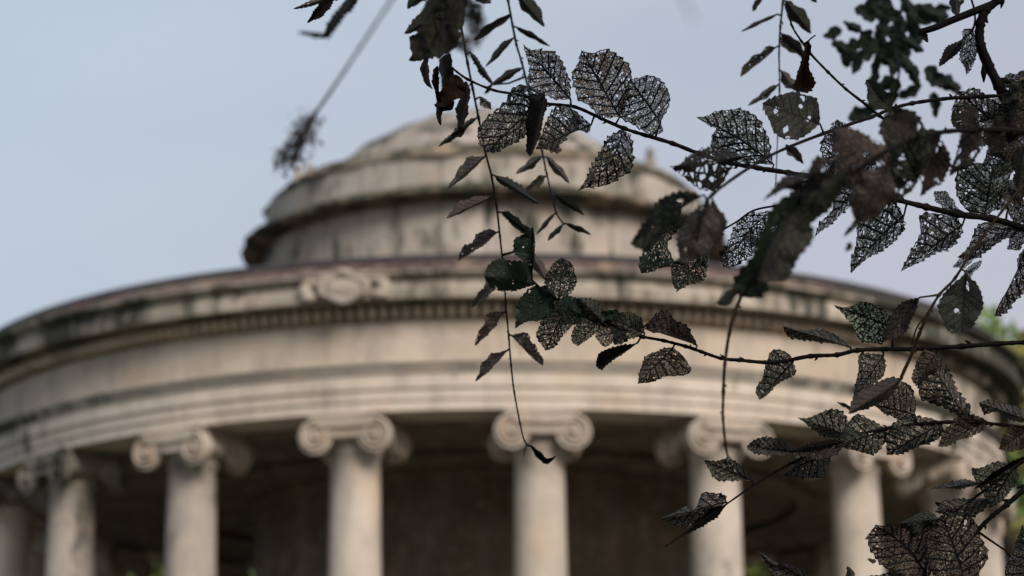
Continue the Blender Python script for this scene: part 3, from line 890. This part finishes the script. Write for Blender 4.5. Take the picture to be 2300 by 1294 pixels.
# D: side twig crossing toward the middle
D = Branch("tree_branch", "slender branch sloping down left to a clump of blurred brown leaves above the drum",
    [(2275, 215, 2.07), (2262, 215, 2.07), (2190, 217, 2.05), (2120, 222, 2.02), (2050, 232, 2.0), (2000, 245, 1.95), (1960, 262, 1.92), (1850, 300, 1.85), (1720, 355, 1.70), (1600, 437, 1.5), (1580, 480, 1.44), (1565, 540, 1.42)], 2.0, 4.5, 3.5)
D.leaf((1842, 279), (1712, 232), [(1820, 298), (1775, 312), (1745, 300), (1722, 270)], [(1838, 240), (1825, 213), (1790, 203), (1750, 212)], 'grey', dz=-.02)
D.leaf((1668, 352), (1503, 374), [(1645, 380), (1620, 418), (1592, 430), (1545, 402)], [(1630, 335), (1585, 333), (1548, 348), (1528, 368)], 'holes')
D.leaf((1575, 440), (1415, 548), [(1505, 480), (1488, 535), (1450, 566)], [(1530, 430), (1482, 442), (1445, 500)], 'olive', dz=-.04)
D.leaf((1592, 452), (1530, 590), [(1615, 500), (1605, 555), (1572, 582)], [(1558, 470), (1528, 510), (1522, 562)], 'mauve', dz=-.03)
D.leaf((1600, 445), (1600, 560), [(1630, 490), (1622, 530)], [(1590, 480), (1580, 530)], 'mass')
D.leaf((1765, 325), (1805, 368), 11, 10, 'solid')
D.leaf((2000, 247), (1945, 180), 24, 24, 'rollg', dz=.1)

# F: the near, out-of-focus mass of brown leaves
Fb = Branch("tree_branch", "near dark brown leafy branch crossing in front of the others, out of focus",
    [(2330, 296, 1.7), (2250, 292, 1.65), (2180, 292, 1.6), (2100, 300, 1.54), (2000, 335, 1.46), (1900, 400, 1.40), (1800, 480, 1.36), (1735, 560, 1.33), (1700, 620, 1.32), (1668, 665, 1.32)], 1.35, 7, 3.5)
for b_, t_, l_, r_, st in (
    ((1800, 440), (1665, 668), [(1815, 510), (1770, 565), (1745, 620), (1710, 665)], [(1755, 450), (1712, 500), (1692, 560), (1650, 630)], 'olive'),
    ((1790, 470), (1700, 630), [(1835, 520), (1795, 580), (1752, 630)], [(1760, 500), (1725, 560)], 'mauve'),
    ((1880, 360), (1712, 452), [(1860, 410), (1800, 430), (1755, 425)], [(1838, 348), (1805, 385), (1760, 400)], 'mass'),
    ((1880, 400), (1740, 520), [(1880, 450), (1840, 490), (1790, 520)], [(1840, 400), (1780, 430), (1745, 470)], 'olive'),
    ((2005, 385), (1868, 290), [(1965, 415), (1910, 420), (1880, 380), (1866, 335)], [(1990, 335), (1950, 300), (1905, 285)], 'mauve'),
    ((2062, 402), (2005, 238), [(2005, 392), (1985, 330), (1982, 270)], [(2090, 350), (2078, 290), (2045, 245)], 'olive'),
    ((2112, 305), (2066, 442), [(2132, 350), (2128, 402), (2100, 420)], [(2070, 318), (2055, 370), (2070, 412)], 'mass'),
    ((1995, 375), (1928, 502), [(2008, 425), (1985, 475), (1950, 497)], [(1935, 385), (1912, 430), (1913, 480)], 'mauve'),
    ((2205, 285), (2132, 396), [(2205, 330), (2178, 372)], [(2162, 296), (2148, 340), (2135, 375)], 'mass'),
    ((2060, 370), (1965, 440), [(2062, 405), (2025, 445), (1985, 458)], [(2025, 360), (1985, 380), (1960, 405)], 'holes'),
    ((2110, 300), (2035, 345), 24, 26, 'mauve'),
    ((1905, 385), (1835, 462), 26, 24, 'olive'),
    ((1985, 470), (1915, 440), 20, 22, 'mauve'),
    ((1670, 640), (1605, 684), [(1650, 675), (1628, 690)], [(1650, 640), (1622, 660)], 'rollg'),
    ((2250, 290), (2225, 345), 22, 26, 'mass'),
    ((2170, 292), (2190, 240), 22, 20, 'mass'),
    ((1930, 490), (1896, 532), 7, 7, 'purple'),
    ((1912, 545), (1900, 566), 7, 7, 'purple'),
    ((2060, 300), (1990, 262), 20, 30, 'mass')):
    Fb.leaf(b_, t_, l_, r_, st, pet=st not in ('purple', 'rollg'), dz=Fb.rnd.uniform(-.06, .04))

# G: thin brown stem hanging below the mass
G = Branch("twig", "bare brown blurred stem hanging before the frieze and the capital right of centre",
    [(1668, 655), (1652, 700), (1638, 750), (1628, 820), (1625, 880), (1624, 940), (1630, 1000), (1636, 1030)], 1.58, 4.5, 2.5, mat=M_twigb, cat_="twig")

# I: middle branch with the dark green end
I = Branch("tree_branch", "branch crossing the frieze with dark green holed leaves at its left end",
    [(2330, 767), (2300, 769), (2240, 772), (2160, 778), (2050, 784), (1990, 784), (1925, 787), (1880, 797), (1820, 800), (1760, 811), (1720, 814), (1660, 809), (1620, 805), (1575, 790), (1540, 778), (1490, 765), (1440, 755), (1390, 735), (1340, 712), (1300, 692), (1260, 677), (1225, 656), (1195, 630)], 2.0, 5.6, 2.6)
for b_, t_, l_, r_, st in (
    ((1198, 640), (1088, 622), [(1180, 648), (1130, 654), (1102, 648)], [(1185, 600), (1160, 581), (1120, 580), (1093, 600)], 'green'),
    ((1195, 622), (1197, 508), [(1176, 590), (1156, 562), (1154, 537), (1172, 528)], [(1199, 590), (1203, 550)], 'green'),
    ((1256, 668), (1262, 578), [(1232, 652), (1228, 620), (1240, 594)], [(1285, 656), (1299, 625), (1285, 594)], 'greenL'),
    ((1240, 660), (1157, 738), [(1245, 695), (1215, 718), (1182, 724)], [(1200, 645), (1170, 660), (1158, 690), (1158, 715)], 'green'),
    ((1275, 682), (1225, 788), [(1292, 712), (1275, 745), (1246, 780)], [(1230, 700), (1205, 745), (1214, 770)], 'laceD'),
    ((1318, 712), (1235, 690), [(1292, 730), (1258, 722)], [(1310, 680), (1270, 665)], 'green'),
    ((1348, 716), (1297, 778), [(1342, 745), (1316, 766)], [(1302, 712), (1290, 740), (1284, 765)], 'laceD'),
    ((1365, 736), (1298, 668), [(1330, 726), (1303, 702)], [(1366, 705), (1336, 674)], 'dark'),
    ((1402, 742), (1336, 756), [(1382, 768), (1355, 776)], [(1372, 715), (1345, 730)], 'lace'),
    ((1448, 748), (1366, 712), [(1420, 762), (1385, 757), (1368, 735)], [(1438, 715), (1405, 698), (1384, 704)], 'dark'),
    ((1432, 770), (1338, 822), [(1404, 793), (1368, 815), (1352, 830)], [(1392, 776), (1362, 786), (1340, 796)], 'curl'),
    ((1566, 776), (1442, 735), [(1530, 758), (1490, 748), (1465, 747)], [(1560, 755), (1545, 735), (1520, 725), (1500, 700), (1470, 706)], 'purple'),
    ((1512, 780), (1432, 862), [(1540, 808), (1545, 835), (1500, 848), (1460, 860)], [(1480, 785), (1447, 800), (1438, 830), (1434, 850)], 'dark'),
    ((1782, 812), (1706, 898), [(1785, 840), (1750, 860), (1725, 888)], [(1770, 795), (1735, 786), (1722, 800), (1713, 840), (1697, 874)], 'dark'),
    ((1910, 780), (1758, 733), [(1870, 772), (1840, 770), (1800, 764), (1768, 752)], [(1880, 750), (1840, 739), (1800, 742), (1775, 735)], 'dark'),
    ((2005, 735), (1872, 685), [(1985, 768), (1945, 766), (1920, 742), (1898, 712)], [(1992, 705), (1960, 680), (1930, 678), (1898, 690)], 'silver'),
    ((1985, 797), (1912, 908), [(1988, 840), (1960, 868), (1932, 900)], [(1932, 790), (1928, 830), (1920, 872)], 'dark'),
    ((2105, 790), (2058, 868), [(2112, 820), (2085, 848)], [(2072, 784), (2055, 820), (2048, 850)], 'dark')):
    I.leaf(b_, t_, l_, r_, st)
for b_, t_, wl, wr in (((1250, 672), (1200, 648), 16, 16), ((1300, 690), (1268, 730), 18, 18), ((1400, 738), (1380, 775), 18, 16), ((1350, 715), (1390, 700), 14, 12), ((1420, 750), (1440, 712), 14, 12), ((1290, 690), (1240, 705), 20, 20)):
    I.leaf(b_, t_, wl, wr, 'green')

# J: blurred thin twig on the right
J = Branch("twig", "slender slanting twig at the right with blurred mauve grey leaves, crossing the middle branch",
    [(2330, 380), (2290, 425), (2250, 475), (2185, 562), (2145, 625), (2110, 662), (2085, 705), (2065, 750), (2050, 790), (2024, 848)], 1.84, 2.4, 4.0, cat_="twig", mat=M_twigb)
J.leaf((2170, 612), (2160, 748), [(2200, 650), (2206, 690), (2190, 732)], [(2140, 640), (2110, 665), (2105, 700), (2130, 742)], 'grey', dz=-.03)
J.leaf((2066, 668), (1990, 762), [(2052, 710), (2030, 752)], [(2020, 680), (2000, 715), (1985, 748)], 'purple', att=(2110, 662))
J.leaf((2028, 850), (1906, 930), [(1998, 890), (1960, 916)], [(1990, 850), (1940, 870), (1912, 905)], 'solid')
J.leaf((1925, 925), (1880, 903), 5, 5, 'solid', pet=False)
J.leaf((2300, 330), (2285, 425), 20, 18, 'mass', dz=.03)
J.twig([(2085, 705), (2060, 735), (2048, 775)], 2.2, 2.0)

# K: lower branch of netted leaves
K = Branch("tree_branch", "gently arched branch of netted grey leaves crossing in front of the right hand capitals",
    [(2330, 965), (2300, 960), (2210, 950), (2130, 948), (2050, 953), (1975, 965), (1900, 985), (1830, 1015), (1760, 1050), (1700, 1085), (1625, 1137), (1560, 1182), (1495, 1227)], 2.0, 4.4, 1.7)
for b_, t_, l_, r_, st in (
    ((1632, 1128), (1484, 1165), [(1600, 1152), (1560, 1174), (1520, 1180)], [(1626, 1110), (1580, 1107), (1562, 1144), (1545, 1135), (1515, 1150)], 'dark'),
    ((1628, 1138), (1530, 1207), [(1612, 1160), (1570, 1187)], [(1590, 1142), (1550, 1180)], 'curl'),
    ((1690, 1080), (1580, 1033), [(1650, 1080), (1615, 1083), (1597, 1063)], [(1676, 1055), (1645, 1032), (1608, 1035)], 'dark'),
    ((1792, 1016), (1677, 1002), [(1750, 1022), (1710, 1022), (1684, 1016)], [(1765, 995), (1735, 979), (1698, 985)], 'dark'),
    ((1868, 1010), (1757, 1066), [(1862, 1045), (1840, 1076), (1795, 1074)], [(1830, 1008), (1785, 1015), (1778, 1045)], 'dark'),
    ((1905, 993), (1772, 1015), [(1860, 1032), (1810, 1028)], [(1860, 985), (1810, 1000)], 'purple'),
    ((1918, 985), (1790, 938), [(1880, 987), (1840, 975), (1815, 955)], [(1905, 945), (1870, 920), (1835, 930), (1812, 938)], 'dark'),
    ((1992, 965), (1880, 1003), [(1990, 1000), (1960, 1022), (1915, 1010)], [(1955, 940), (1920, 937), (1898, 960)], 'dark'),
    ((2118, 950), (1992, 1022), [(2110, 985), (2070, 1003), (2030, 1018)], [(2070, 930), (2030, 938), (1995, 962), (1990, 995)], 'dark'),
    ((2216, 945), (2106, 1003), [(2200, 975), (2160, 987), (2125, 1002)], [(2180, 928), (2150, 942), (2120, 968)], 'dark'),
    ((2308, 945), (2198, 904), [(2280, 948), (2240, 926), (2212, 928)], [(2300, 918), (2260, 908), (2225, 895)], 'dark'),
    ((2308, 965), (2243, 1009), [(2302, 1006), (2270, 1013)], [(2270, 958), (2250, 985)], 'dark'),
    ((2055, 932), (1962, 908), [(2030, 946), (1990, 932)], [(2060, 895), (2040, 860), (2005, 852), (1978, 875)], 'dark'),
    ((2168, 937), (2074, 792), [(2120, 920), (2068, 890), (2064, 850), (2060, 815)], [(2172, 905), (2146, 870), (2132, 830), (2108, 797)], 'dark'),
    ((2160, 948), (2176, 905), 9, 12, 'dark')):
    K.leaf(b_, t_, l_, r_, st)

# L: lower right thin branch
Lb = Branch("twig", "straight thin twig at the lower right with slate grey leaves",
    [(2330, 1012), (2300, 1035), (2240, 1080), (2180, 1125), (2140, 1152), (2125, 1165)], 2.0, 3.6, 2.4, cat_="twig")
Lb.leaf((2280, 1045), (2222, 1142), [(2287, 1080), (2255, 1122)], [(2240, 1035), (2200, 1050), (2195, 1082), (2210, 1112)], 'dark')
Lb.leaf((2205, 1086), (2080, 1101), [(2160, 1098), (2120, 1097)], [(2170, 1074), (2130, 1084)], 'dark', att=(2240, 1080))
Lb.leaf((2230, 1118), (2100, 1150), [(2190, 1162), (2140, 1160)], [(2170, 1120), (2120, 1124)], 'dark')
Lb.leaf((2305, 1024), (2188, 1098), 8, 8, 'curl', dz=-.01)
Lb.leaf((2200, 1065), (2182, 1052), 9, 9, 'purple', pet=False)

# M: thicker twig end with the two big leaves
Mb = Branch("tree_branch", "stout twig at the lower right corner above the pair of largest dark netted leaves",
    [(2340, 1065), (2300, 1100), (2262, 1133), (2230, 1158), (2200, 1187), (2150, 1245), (2130, 1290), (2125, 1330)], 2.03, 6.5, 4)
Mb.leaf((2085, 1300), (1966, 1178), [(2010, 1292), (1960, 1240), (1952, 1205)], [(2105, 1260), (2112, 1205), (2062, 1165), (2012, 1182)], 'dark', m=[(2040, 1235)], dz=-.02, label="large dark netted leaf with toothed edge")
Mb.leaf((2165, 1300), (2112, 1158), [(2110, 1295), (2082, 1240), (2085, 1190)], [(2195, 1292), (2218, 1240), (2206, 1190), (2170, 1153)], 'dark', m=[(2145, 1235)], dz=-.03, label="large dark netted leaf with rounded outline")
Mb.leaf((2112, 1166), (2020, 1176), [(2070, 1197), (2040, 1194)], [(2080, 1148), (2045, 1160)], 'dark', dz=-.04)
Mb.leaf((2105, 1330), (1940, 1300), 30, 34, 'dark')
Mb.leaf((2200, 1320), (2120, 1270), 30, 34, 'dark', dz=.01)
Mb.leaf((2140, 1150), (2100, 1128), 7, 7, 'curl', pet=False)
Mb.leaf((1925, 1325), (1903, 1272), 14, 12, 'dark', pet=False)
Mb.leaf((1968, 1262), (1948, 1256), 5, 5, 'dark', pet=False)
Mb.leaf((2320, 1310), (2296, 1178), [(2262, 1300), (2262, 1262), (2284, 1215)], [(2330, 1250), (2320, 1200)], 'dark', dz=-.02)
Nb = Branch("twig", "short twig end at the bottom edge with one folded dark leaf between two columns",
    [(1830, 1345), (1815, 1322), (1808, 1302)], 2.0, 3, 2, cat_="twig", knots=False)
Nb.leaf((1808, 1302), (1703, 1237), [(1760, 1312), (1725, 1282)], [(1800, 1280), (1765, 1262), (1738, 1268)], 'dark')

# P: hanging twig of rolled leaves in front of the building
Pb = Branch("twig", "long drooping twig of rolled grey brown leaves reaching down to the central capital",
    [(1010, -40), (1035, 60), (1050, 140), (1062, 200), (1075, 265), (1090, 340), (1105, 400), (1115, 460), (1123, 530), (1130, 600), (1136, 680), (1143, 760), (1148, 820), (1155, 880), (1168, 950), (1178, 990), (1190, 1003)], 2.3, 3.0, 1.7, cat_="twig")
for b_, t_, wl, wr, st in (
    ((1056, 118), (1108, 192), 7, 9, 'rollg'), ((1078, 218), (1104, 246), 8, 10, 'roll'), ((1070, 265), (984, 330), 9, 9, 'rollg'),
    ((1088, 353), (1006, 424), 5, 20, 'roll'), ((1110, 394), (1212, 459), 12, 9, 'rollg'), ((1104, 442), (1002, 491), 5, 19, 'roll'),
    ((1127, 477), (1198, 532), 14, 10, 'rollg'), ((1116, 522), (1029, 586), 5, 24, 'roll'), ((1190, 565), (1230, 636), 14, 10, 'roll'),
    ((1118, 625), (1060, 690), 10, 14, 'roll'), ((1130, 702), (1068, 777), 6, 22, 'roll'), ((1150, 754), (1219, 822), 26, 4, 'roll'), ((1138, 788), (1068, 857), 5, 18, 'roll'),
    ((1035, 5), (908, 76), 16, 22, 'rollg'), ((1035, 75), (918, 136), 20, 22, 'rollg'), ((1010, -20), (1030, 50), 20, 24, 'rollg'), ((1060, -20), (1103, 8), 16, 12, 'roll')):
    Pb.leaf(b_, t_, wl, wr, st, amp=.034, teeth=10)
Pb.leaf((1192, 1001), (1250, 1024), 7, 7, 'curl', m=[(1212, 1022), (1228, 1037)], amp=.02, label="small bent dead leaf at the tip of the twig")
Pb.twig([(1180, 1000), (1179, 1014), (1176, 1025)], 1.6, 1.2)

# Q: second hanging twig
Q = Branch("twig", "shorter blue grey drooping twig with narrow rolled leaves, passing behind the first skeleton leaf",
    [(1134, -40), (1141, 0), (1152, 60), (1160, 100), (1172, 140), (1180, 172), (1190, 215), (1206, 280), (1218, 340), (1228, 390), (1240, 440), (1250, 480), (1266, 503)], 2.42, 3.0, 1.8, cat_="twig", mat=M_twigv)
for b_, t_, wl, wr, st in (
    ((1165, -8), (1223, 60), 18, 12, 'rollg'), ((1160, 61), (1236, 104), 6, 7, 'rollg'), ((1148, 32), (1063, 92), 8, 11, 'rollg'), ((1155, 84), (1090, 151), 5, 10, 'rollg'),
    ((1172, 153), (1100, 192), 8, 9, 'rollg'), ((1105, 190), (1088, 212), 5, 5, 'rollg'), ((1216, 352), (1158, 391), 9, 9, 'roll'), ((1228, 352), (1279, 412), 9, 9, 'roll'),
    ((1224, 396), (1180, 430), 9, 10, 'roll'), ((1246, 437), (1312, 483), 9, 9, 'rollg'), ((1246, 480), (1204, 527), 5, 5, 'rollg'), ((1262, 507), (1230, 541), 6, 7, 'rollg'),
    ((1270, 502), (1328, 528), 7, 5, 'rollg'), ((1232, 330), (1262, 338), 14, 12, 'roll')):
    Q.leaf(b_, t_, wl, wr, st, amp=.015)

# near blurred grey leaves at the top
V_ = Branch("tree_branch", "nearest blurred grey green leaves hanging at the top left of the dark curled leaf",
    [(1000, -80), (985, -20), (975, 40), (990, 90), (1000, 122)], 1.62, 4, 2)
V_.leaf((985, -20), (1030, 70), 38, 22, 'rollg')
V_.leaf((990, 40), (985, 132), 40, 42, 'rollg')
V_.leaf((975, 30), (960, 118), 26, 22, 'rollg')
V_.leaf((1005, -30), (945, 55), 24, 20, 'rollg', dz=-.1)
V_.leaf((960, -30), (915, 20), 14, 16, 'rollg', dz=.1)
V_.leaf((1040, -20), (1010, 60), 26, 22, 'holes', dz=-.2)
V_.leaf((1060, 10), (1070, 110), 26, 20, 'holes', dz=-.6)
V_.leaf((1010, 60), (1060, 130), 18, 20, 'holes', dz=-.5)
V_.leaf((950, 70), (930, 135), 16, 20, 'rollg', dz=.1)
V_.leaf((1035, -10), (1080, 60), 24, 20, 'holes', dz=-.45)

# T: hanging twig further right
T_ = Branch("twig", "drooping thin twig with blurred small leaves hanging from the top right of the dome",
    [(1762, -40), (1758, 10), (1753, 60), (1750, 120), (1751, 200), (1747, 300), (1743, 400), (1742, 440)], 2.5, 3.0, .9, cat_="twig", mat=M_twigv)
for b_, t_, wl, wr, st in (
    ((1765, 2), (1822, 76), 18, 16, 'rollg'), ((1756, 76), (1812, 130), 12, 18, 'rollg'), ((1745, 32), (1664, 71), 5, 5, 'rollg'), ((1741, 107), (1663, 173), 4, 19, 'roll'),
    ((1755, 160), (1790, 205), 12, 14, 'roll'), ((1746, 192), (1680, 238), 8, 8, 'roll'), ((1712, -12), (1690, 26), 7, 7, 'rollg'), ((1820, -12), (1834, 6), 6, 6, 'rollg')):
    T_.leaf(b_, t_, wl, wr, st, amp=.015)

# U: green leafy spray farther away
U_ = Branch("tree_branch", "out-of-focus spray of small dark green and brown leaves farther back at the top right",
    [(2040, -60), (2030, -10), (2020, 50), (2010, 110), (2020, 160), (2005, 215), (1990, 262)], 3.3, 4, 2.4, mat=M_twigv)
rr_ = random.Random(5)
for (x, y, a_, ln) in [(1870, 75, 160, 46), (1890, 105, 200, 50), (1905, 125, 100, 56), (1915, 60, 210, 50), (1945, 28, 200, 56), (1960, 10, 150, 50), (1985, 22, 120, 56), (2010, 38, 60, 56), (2022, 64, 100, 60), (2040, 15, 60, 60), (2055, 75, 60, 56),
        (2068, 35, 40, 60), (2095, 32, 10, 76), (2110, 22, 350, 60), (1940, 90, 130, 60), (1952, 110, 100, 60), (1915, 112, 90, 56), (1985, 62, 100, 56), (1975, 92, 80, 56), (2012, 78, 100, 60), (2000, 110, 120, 56), (2032, 98, 70, 56), (2052, 102, 30, 56),
        (1985, 100, 60, 50), (1968, 150, 95, 56), (1962, 185, 110, 50), (2012, 150, 120, 46), (2035, 145, 60, 56), (2052, 168, 60, 50), (2100, 172, 40, 60), (2132, 190, 20, 60), (2100, 236, 85, 60), (1985, 190, 150, 60), (2010, 205, 100, 60), (2045, 205, 330, 60),
        (1962, 238, 130, 60), (1930, 258, 160, 56), (1990, 10, 40, 56), (2045, 50, 120, 60), (1925, 140, 110, 60), (2020, 120, 170, 56), (1990, 135, 30, 56)]:
    a2 = radians(a_)
    dx, dy = cos(a2)*ln/2, sin(a2)*ln/2
    ww = ln*rr_.uniform(.2, .34)
    U_.leaf((x-dx, y-dy), (x+dx, y+dy), ww, ww, 'leafy', amp=.01, dz=rr_.uniform(-.15, .2), pet=False, teeth=8)

# W: dark twig with leaves at the top left
W_ = Branch("tree_branch", "short dark drooping leaves at the top left of the blurred stem",
    [(830, -60, 1.5), (800, -25, 1.35), (770, 30, 1.25), (735, 82, 1.2)], 1.3, 9, 6, cat_="branch")
W_.leaf((810, -30), (722, 88), 16, 12, 'curl', pet=False)
W_.leaf((735, 80), (668, 73), 7, 6, 'curl', pet=False)
X_ = Branch("twig", "two small sharp dead leaves at the top left, one brown and one dark with holes",
    [(820, -60), (790, -30), (770, -12)], 2.0, 2.5, 1.5, cat_="twig", knots=False)
X_.leaf((785, -18), (658, 20), 9, 7, 'roll')
X_.leaf((752, -8), (690, 52), 12, 13, 'curl', label="small dark leaf with gaps")
X_.leaf((800, -20), (770, 20), 14, 10, 'laceO')

# S: blurred stem with the withered flower head
S_ = Branch("flower_stem", "very blurred pale slanting stem ending in a withered seed head beside the dome",
    [(905, -30, .98), (880, 0, .99), (800, 120, 1.04), (750, 195, 1.10), (712, 250, 1.15), (703, 268, 1.17)], 1.1, 3.2, 3.8, mat=M_twigp, cat_="dead flower", knots=False)
bm = bmesh.new()
r2 = random.Random(8)
tube(bm, [P3(*p)-S_.org for p in cat([(702, 262, 1.17), (690, 285, 1.17), (678, 305, 1.18), (668, 335, 1.19), (652, 378, 1.2)], 4)], [2.6*1.2/F]*17, 5)
for i in range(330):      # withered bracts on hair-thin stalks
    u = r2.random()**.8
    cx_, cy_ = 700-55*u, 262+112*u
    x, y = cx_+r2.gauss(0, 13+9*u)-6*u, cy_+r2.gauss(0, 9)
    x = max(x, 612); z_ = 1.09+.05*u+r2.uniform(-.02, .03)
    if i % 4 == 0:
        tube(bm, [P3(*p)-S_.org for p in ((cx_, cy_-6, 1.17+.03*u), ((x+cx_)/2+3, (y+cy_)/2-6, z_), (x, y, z_))], [.7*1.2/F]*3, 4)
    c_ = P3(x, y, z_)-S_.org
    a1 = Vector((r2.gauss(0, 1), r2.gauss(0, 1), r2.gauss(0, 1))).normalized()
    a2_ = a1.orthogonal().normalized()
    k_ = r2.uniform(4, 13)*1.2/F
    f_ = [bm.verts.new(v) for v in (c_-a1*k_, c_+a2_*k_*.45, c_+a1*k_, c_-a2_*k_*.3+a1.cross(a2_)*k_*.3)]
    bm.faces.new(f_)
me = bpy.data.meshes.new("seed_head"); bm.to_mesh(me); bm.free()
link("seed_head", me, plain("withered_bracts", (.055, .043, .040), rough=.9, spec=.05), S_.root)

# the faint, very near leaf tip
Z_ = Branch("twig", "faint pale smudge of a very near twig tip in the sky above the skeleton leaves",
    [(1490, -90), (1515, -40), (1545, 15), (1560, 45)], .62, 3.0, 2.5, cat_="twig", mat=M_twigp, knots=False)
